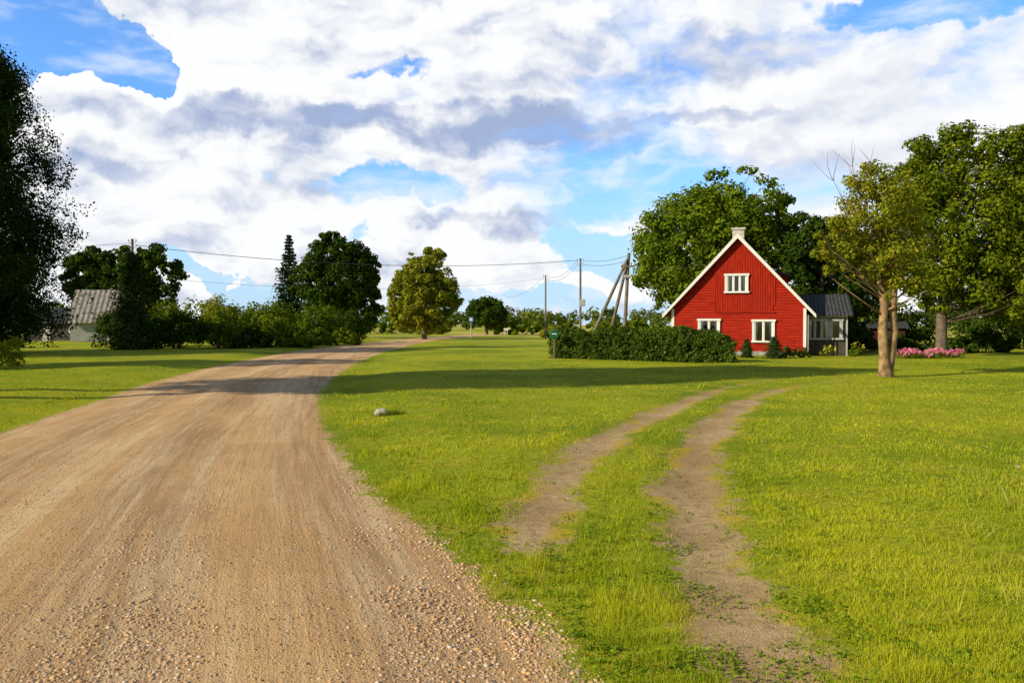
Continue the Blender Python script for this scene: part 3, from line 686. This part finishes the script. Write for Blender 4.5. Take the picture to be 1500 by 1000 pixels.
for a,c_ in((-.5,.3),(1.4,2.3)):
    P.box(a-.08,c_+.08,-.06,-.031,1.6,1.68); P.box(a-.08,c_+.08,-.06,-.031,.82,.9); P.box(a-.08,a,-.06,-.031,.9,1.6); P.box(c_,c_+.08,-.06,-.031,.9,1.6)
P.done('window_frame',WHITE,cg)
c2=empty('barn',(-50.5,90,0),math.radians(8))
P=Parts(); P.box(-3.,3.,0,5,0,2.); P.done('walls',simple('old_wood',(.10,.09,.08),.9,.3),c2)
P=Parts(); P.add([(-3.3,-.4,1.95),(3.3,-.4,1.95),(3.3,2.5,3.7),(-3.3,2.5,3.7),(3.3,5.4,1.95),(-3.3,5.4,1.95)],[(0,1,2,3),(3,2,4,5)]); P.done('roof',ROOFD,c2)
P=Parts(); P.box(1.7,2.4,-.04,-.003,.9,1.6); P.box(-1.,-.2,-.04,-.003,0,1.7); P.done('window_and_door',WHITE,c2)

# ------------------------------------------------------------------ utility poles and wires
WOOD=simple('pole_wood',(.20,.165,.13),.9,.3,4,.4); CER=simple('insulator',(.5,.45,.4),.3,.1); WIRE=simple('wire_mat',(.06,.06,.065),.6,.1)
def pole(x,y,h,arm=True,r=.13):
    e=empty('utility_pole',(x,y,0)); P=Parts(); P.tube([(0,0,-.2),(0,0,h)],[r,r*.75],10)
    P.done('shaft',WOOD,e)
    P=Parts()
    for s in(-1,1):
        for zz in(h-.25,h-.65):
            P.tube([(0,0,zz-.05),(s*.28,0,zz-.05),(s*.28,0,zz+.1)],[.02,.02,.02],5); P.tube([(s*.28,0,zz+.08),(s*.28,0,zz+.14),(s*.28,0,zz+.22)],[.05,.065,.035],8)
    P.done('insulators',CER,e); return e
e=pole(6.67,80,8.3); P=Parts(); P.box(-.05,.45,-.32,-.1,3.6,4.3); P.box(.02,.38,-.34,-.325,3.7,4.2); P.done('meter_box',simple('grey_metal',(.45,.47,.5),.5),e)
pole(4.3,105,8.2); pole(-29.6,64,8.5); 
e=empty('braced_utility_pole',(9.2,65,0)); P=Parts()
P.tube([(-.35,0,-.2),(.05,0,7.5)],[.16,.12],10); P.tube([(-3.4,-.4,-.2),(-.08,-.14,7.0)],[.15,.11],10); P.tube([(-1.5,1.6,-.2),(-.02,.15,6.9)],[.15,.11],10)
P.box(-.6,.5,-.26,-.16,6.35,6.5); P.done('shafts',WOOD,e)
P=Parts()
for s in(-.5,-.2,.2,.5): P.tube([(s,-.2,6.5),(s,-.2,6.62),(s,-.2,6.75)],[.05,.065,.035],8)
P.tube([(-.35,-.25,5.6),(.15,-.25,5.6)],[.14,.14],10)
P.done('insulators',CER,e)
e=empty('overhead_wires',(0,0,0)); P=Parts()
def wire(a,b,sag,r=.018):
    a=Vector(a); b=Vector(b); pts=[]
    for i in range(17):
        f=i/16; p=a.lerp(b,f); p.z-=sag*4*f*(1-f); pts.append(p)
    P.tube(pts,[r]*17,4)
wire((-29.3,64,8.0),(6.4,80,8.1),1.0,.022); wire((-29.3,64,5.6),(4.1,105,7.8),1.2,.010)
for dz in(0,-.4):
    wire((6.95,80,8.1+dz),(9.2,65,7.3+dz),.25); wire((4.6,105,8.0+dz),(6.4,80,8.1+dz),.7)
wire((9.3,65,6.7),(12.6,47,5.6),.5,.01); wire((-29.6,64,8.2),(-60,52,8.),1.,.014)
wire((4.1,105,8.),(-2,170,8.),1.2,.02)
P.done('cables',WIRE,e)

# ------------------------------------------------------------------ mailbox, signs, rock
mbx=empty('mailbox',(2.05,40.0,float(H(2.05,40))))
P=Parts(); P.box(-.035,.035,-.035,.035,-.1,1.05); P.done('post',WOOD,mbx)
P=Parts(); P.box(-.19,.19,-.17,.17,1.051,1.30)
v=[];fs=[];n=10
for i in range(n+1):
    a=PI*i/n; v+=[(.19*math.cos(a),-.17,1.301+.12*math.sin(a)),(.19*math.cos(a),.17,1.301+.12*math.sin(a))]
for i in range(n): fs.append((2*i,2*i+1,2*i+3,2*i+2))
fs.append(tuple(range(0,2*n+2,2))); fs.append(tuple(range(2*n+1,0,-2))); P.add(v,fs)
P.done('box',simple('green_enamel',(.01,.13,.07),.45,.1),mbx)
P=Parts(); P.box(-.12,.12,-.178,-.172,1.2,1.25); P.done('slot',WHITE,mbx)
MET=simple('galvanised',(.5,.5,.5),.4,.1); BLUE=simple('sign_blue',(.04,.16,.5),.4,.05)
sg=empty('road_sign',(-5.6,112,0)); P=Parts(); P.tube([(0,0,0),(0,0,2.9)],[.05,.05],8); P.done('post',MET,sg)
P=Parts(); P.box(-.32,.32,-.08,-.06,2.2,2.9); P.done('panel',BLUE,sg); P=Parts(); P.box(-.2,.2,-.09,-.083,2.35,2.75); P.done('symbol',WHITE,sg)
sg=empty('direction_sign',(-.9,128,0)); P=Parts(); P.tube([(-.2,0,0),(-.2,0,1.3)],[.05,.05],8); P.tube([(.2,0,0),(.2,0,1.3)],[.05,.05],8); P.done('posts',MET,sg)
P=Parts(); P.add([(-.4,-.08,1.),(.4,-.08,1.),(.5,-.08,1.15),(.4,-.08,1.3),(-.4,-.08,1.3)],[(0,1,2,3,4)]); P.done('panel',WHITE,sg)

bpy.ops.mesh.primitive_ico_sphere_add(subdivisions=3,radius=.13,location=(-2.55,15.9,float(H(-2.55,15.9))+.05))
rk=bpy.context.object; rk.name='rock'
for v in rk.data.vertices:
    p=v.co; q=1+.10*math.sin(p.x*21+p.y*17)+.07*math.sin(p.z*30+p.x*20); v.co=Vector((p.x*q*1.05,p.y*q*.8,p.z*q*.7))
rk.data.materials.append(simple('pale_stone',(.50,.45,.36),.85,.3,14,.5,50))
n=700; xx=R.normal(size=n)*.13-2.36; yy=R.normal(size=n)*.07+15.85
blades('grass_tuft',xx,yy,R.uniform(.05,.14,n),np.full(n,.012),LF_BUSH,.8)
n=30; x=R.uniform(4.6,6.9,n); y=R.uniform(6.5,11,n); x=x+(y-7)*.4; z=H(x,y)+R.uniform(.1,.22,n)
e=empty('wildflowers',(0,0,0))
Q=np.concatenate([leaf_quads(np.stack([x,y,z],-1)+R.normal(size=(n,3))*.008,R.normal(size=(n,3))*.4+[0,-.2,1],np.full(n,.024),.9) for _ in range(4)])
leaf_mesh('heads',Q,WHF,e)
P=Parts()
for a,b_,c_ in zip(x,y,z): P.tube([(a,b_,float(c_)-.25),(a,b_,float(c_)-.003)],[.002,.0015],4)
P.done('stalks',LF_BUSH,e)

# ------------------------------------------------------------------ sun, sky
el=math.radians(26); hd=Vector((-.90,-.44)).normalized()
S=Vector((hd.x*math.cos(el),hd.y*math.cos(el),math.sin(el)))
sun=bpy.data.lights.new('sun','SUN'); sun.energy=5.0; sun.angle=math.radians(.5); sun.color=(1,.89,.66)
so=bpy.data.objects.new('sun',sun); COL.objects.link(so); so.rotation_euler=S.to_track_quat('Z','Y').to_euler(); so.location=(-40,-20,40)

w=bpy.data.worlds.new('World'); scene.world=w; w.use_nodes=True
t=NT(w.node_tree); bg=t.N['Background']
sky=t.n('ShaderNodeTexSky',sky_type='NISHITA',sun_disc=False); sky.sun_elevation=el; sky.sun_rotation=math.atan2(S.x,S.y)
sky.air_density=1.; sky.dust_density=.4; sky.ozone_density=2.5
dirv=t.n('ShaderNodeTexCoord').outputs['Generated']
dx,dy,dz=t.xyz(dirv)
az=t.m('ARCTAN2',dx,dy); elv=t.m('ARCSINE',dz)
p0=t.comb(az,elv,0.)
w1=t.vm('SCALE',t.vm('SUBTRACT',t.noise(p0,6,2,.5,'2D',color=True),(.5,.5,.5)),.13)
w2=t.vm('SCALE',t.vm('SUBTRACT',t.noise(p0,30,3,.6,'2D',color=True),(.5,.5,.5)),.045)
pw=t.vm('ADD',t.vm('ADD',p0,w1),w2)
rad=math.radians
def blobs(lst,base,src):
    acc=base
    for (a,e_,ra,re,wt) in lst:
        q=t.vm('MULTIPLY',t.vm('SUBTRACT',src,(rad(a),rad(e_),0)),(1/rad(ra),1/rad(re),0))
        v=t.m('MAXIMUM',t.m('SUBTRACT',1.,t.vm('DOT_PRODUCT',q,q)),0.)
        acc=t.m('MULTIPLY_ADD',v,wt,acc)
    return acc
# cloud cover: where the real sky showed gaps (negative) and heaped cumulus (positive), in degrees azimuth / elevation
cov=blobs([(-27,16.4,6.5,3.2,-1.5),(-31.,17.,4.5,3.,-.8),(-23.9,16.2,2.6,2.2,-.9),(-7,16.9,4.0,.8,-.6),(28.5,19.8,6.5,2.2,-1.3),(22.5,20.6,4.,1.2,-.8),
           (-7,9.,5.,1.1,-.55),(6.2,5.6,5.,2.2,-.8),(-19,2.8,7,1.5,-.9),(0,1.3,20,1.5,-.8),(-2.4,4.6,4.2,1.7,.6),(-9.5,4.8,3,1.1,-.55),(-16,9.,3.,.7,-.35),
           (-20.,19.,5.,4.5,.6),(-25,13.,8,2.6,.4),(-18.5,6.8,8,2.2,.4),(12,9.0,9,3.,-.22)], .50, pw)
cov=t.m('ADD',cov,t.ss(elv,rad(9),rad(14),0.,.14))
cov=t.m('SUBTRACT',cov,t.ss(elv,rad(26),rad(45),0.,.75)); cov=t.m('SUBTRACT',cov,t.ss(t.m('ABSOLUTE',az),rad(42),rad(62),0.,.6))
q0=t.vm('ADD',t.vm('ADD',t.vm('MULTIPLY',p0,(1.,2.0,1.)),t.vm('SCALE',w1,.6)),t.vm('SCALE',w2,.7))
off=t.vm('ADD',q0,(-.018,.036,0.))
def height(q,dn,dv):
    n_=t.noise(q,4.2,dn,.56,'2D')
    vo=t.n('ShaderNodeTexVoronoi',voronoi_dimensions='2D',feature='SMOOTH_F1'); t.put(vo.inputs['Vector'],q); vo.inputs['Scale'].default_value=13.
    vo.inputs['Detail'].default_value=dv; vo.inputs['Roughness'].default_value=.55; vo.inputs['Smoothness'].default_value=.45
    return t.m('ADD',n_,t.m('MULTIPLY',t.m('SUBTRACT',.42,vo.outputs['Distance']),.15))
hA=height(q0,8,2.); hB=height(off,6,2.)
dens=t.m('MULTIPLY_ADD',t.m('SUBTRACT',hA,.5),1.75,cov)
soft=t.m('MULTIPLY',t.ss(az,rad(-23),rad(4),.12,.55),t.ss(elv,rad(5.),rad(9),.35,1.))
mask=t.ss(dens,-.03,soft)
rel=t.m('MULTIPLY',t.m('SUBTRACT',hA,hB),t.ss(az,rad(0),rad(22),3.1,1.5))
K=blobs([(-16,12.8,11,1.9,.80),(-1,13.4,14,2.0,.86),(13,13.2,8,.9,.6),(15,17.4,8,2.4,.55),(-2,7.2,10,.9,.5),(-25,10,6,1.2,.35),(5,18.8,12,1.6,.25),(20,9,12,5,.18),(26,15,8,3,.16),(8,10.5,10,1.,.25),
         (-20,19,5,3,-.3),(-24,14.9,8,1.4,-.3),(-10,15.6,8,1.,-.25),(-18,6.5,8,2.4,-.2),(-2,4.6,5,1.6,-.2)],0.,pw)
lit=t.m('SUBTRACT',t.m('ADD',.82,rel),K); lit=t.ss(lit,-.15,1.05)
ccol=t.mix(lit,(3.7,4.6,6.9),(9.9,10.,10.1))
skyb=t.mix(1.,sky.outputs[0],(1.1,1.75,2.5),'MULTIPLY')
skyc=t.mix(t.ss(elv,rad(14),rad(1),0.,.85),skyb,(5.4,7.5,9.7))
veil=t.m('MULTIPLY',t.ss(t.noise(t.vm('MULTIPLY',p0,(1.,3.2,1.)),7,4,.6,'2D'),.40,.72),.7)
skyc=t.mix(veil,skyc,(8.3,9.1,9.9))
fin=t.mix(mask,skyc,ccol)
t.put(bg.inputs[0],fin); bg.inputs[1].default_value=.1
bg2=t.n('ShaderNodeBackground'); t.L.new(sky.outputs[0],bg2.inputs[0]); bg2.inputs[1].default_value=.10
# clouds only ahead; unseen sky set plain for speed and deeper shadows
front=t.m('MULTIPLY',t.ss(elv,rad(46),rad(28)),t.ss(t.m('ABSOLUTE',az),rad(70),rad(46)))
mx=t.n('ShaderNodeMixShader'); t.put(mx.inputs[0],front); t.L.new(bg2.outputs[0],mx.inputs[1]); t.L.new(bg.outputs[0],mx.inputs[2])
t.L.new(mx.outputs[0],t.N['World Output'].inputs[0])
w.cycles.sampling_method='MANUAL'; w.cycles.sample_map_resolution=512

# ------------------------------------------------------------------ camera
cam=bpy.data.cameras.new('camera'); co=bpy.data.objects.new('camera',cam); COL.objects.link(co)
co.location=(0,0,1.8); co.rotation_euler=(math.radians(90-1.15),0,0)
cam.lens=28.8; cam.sensor_width=36; cam.clip_start=.1; cam.clip_end=9000
scene.camera=co
scene.view_settings.view_transform='Standard'; scene.view_settings.look='None'; scene.view_settings.exposure=0
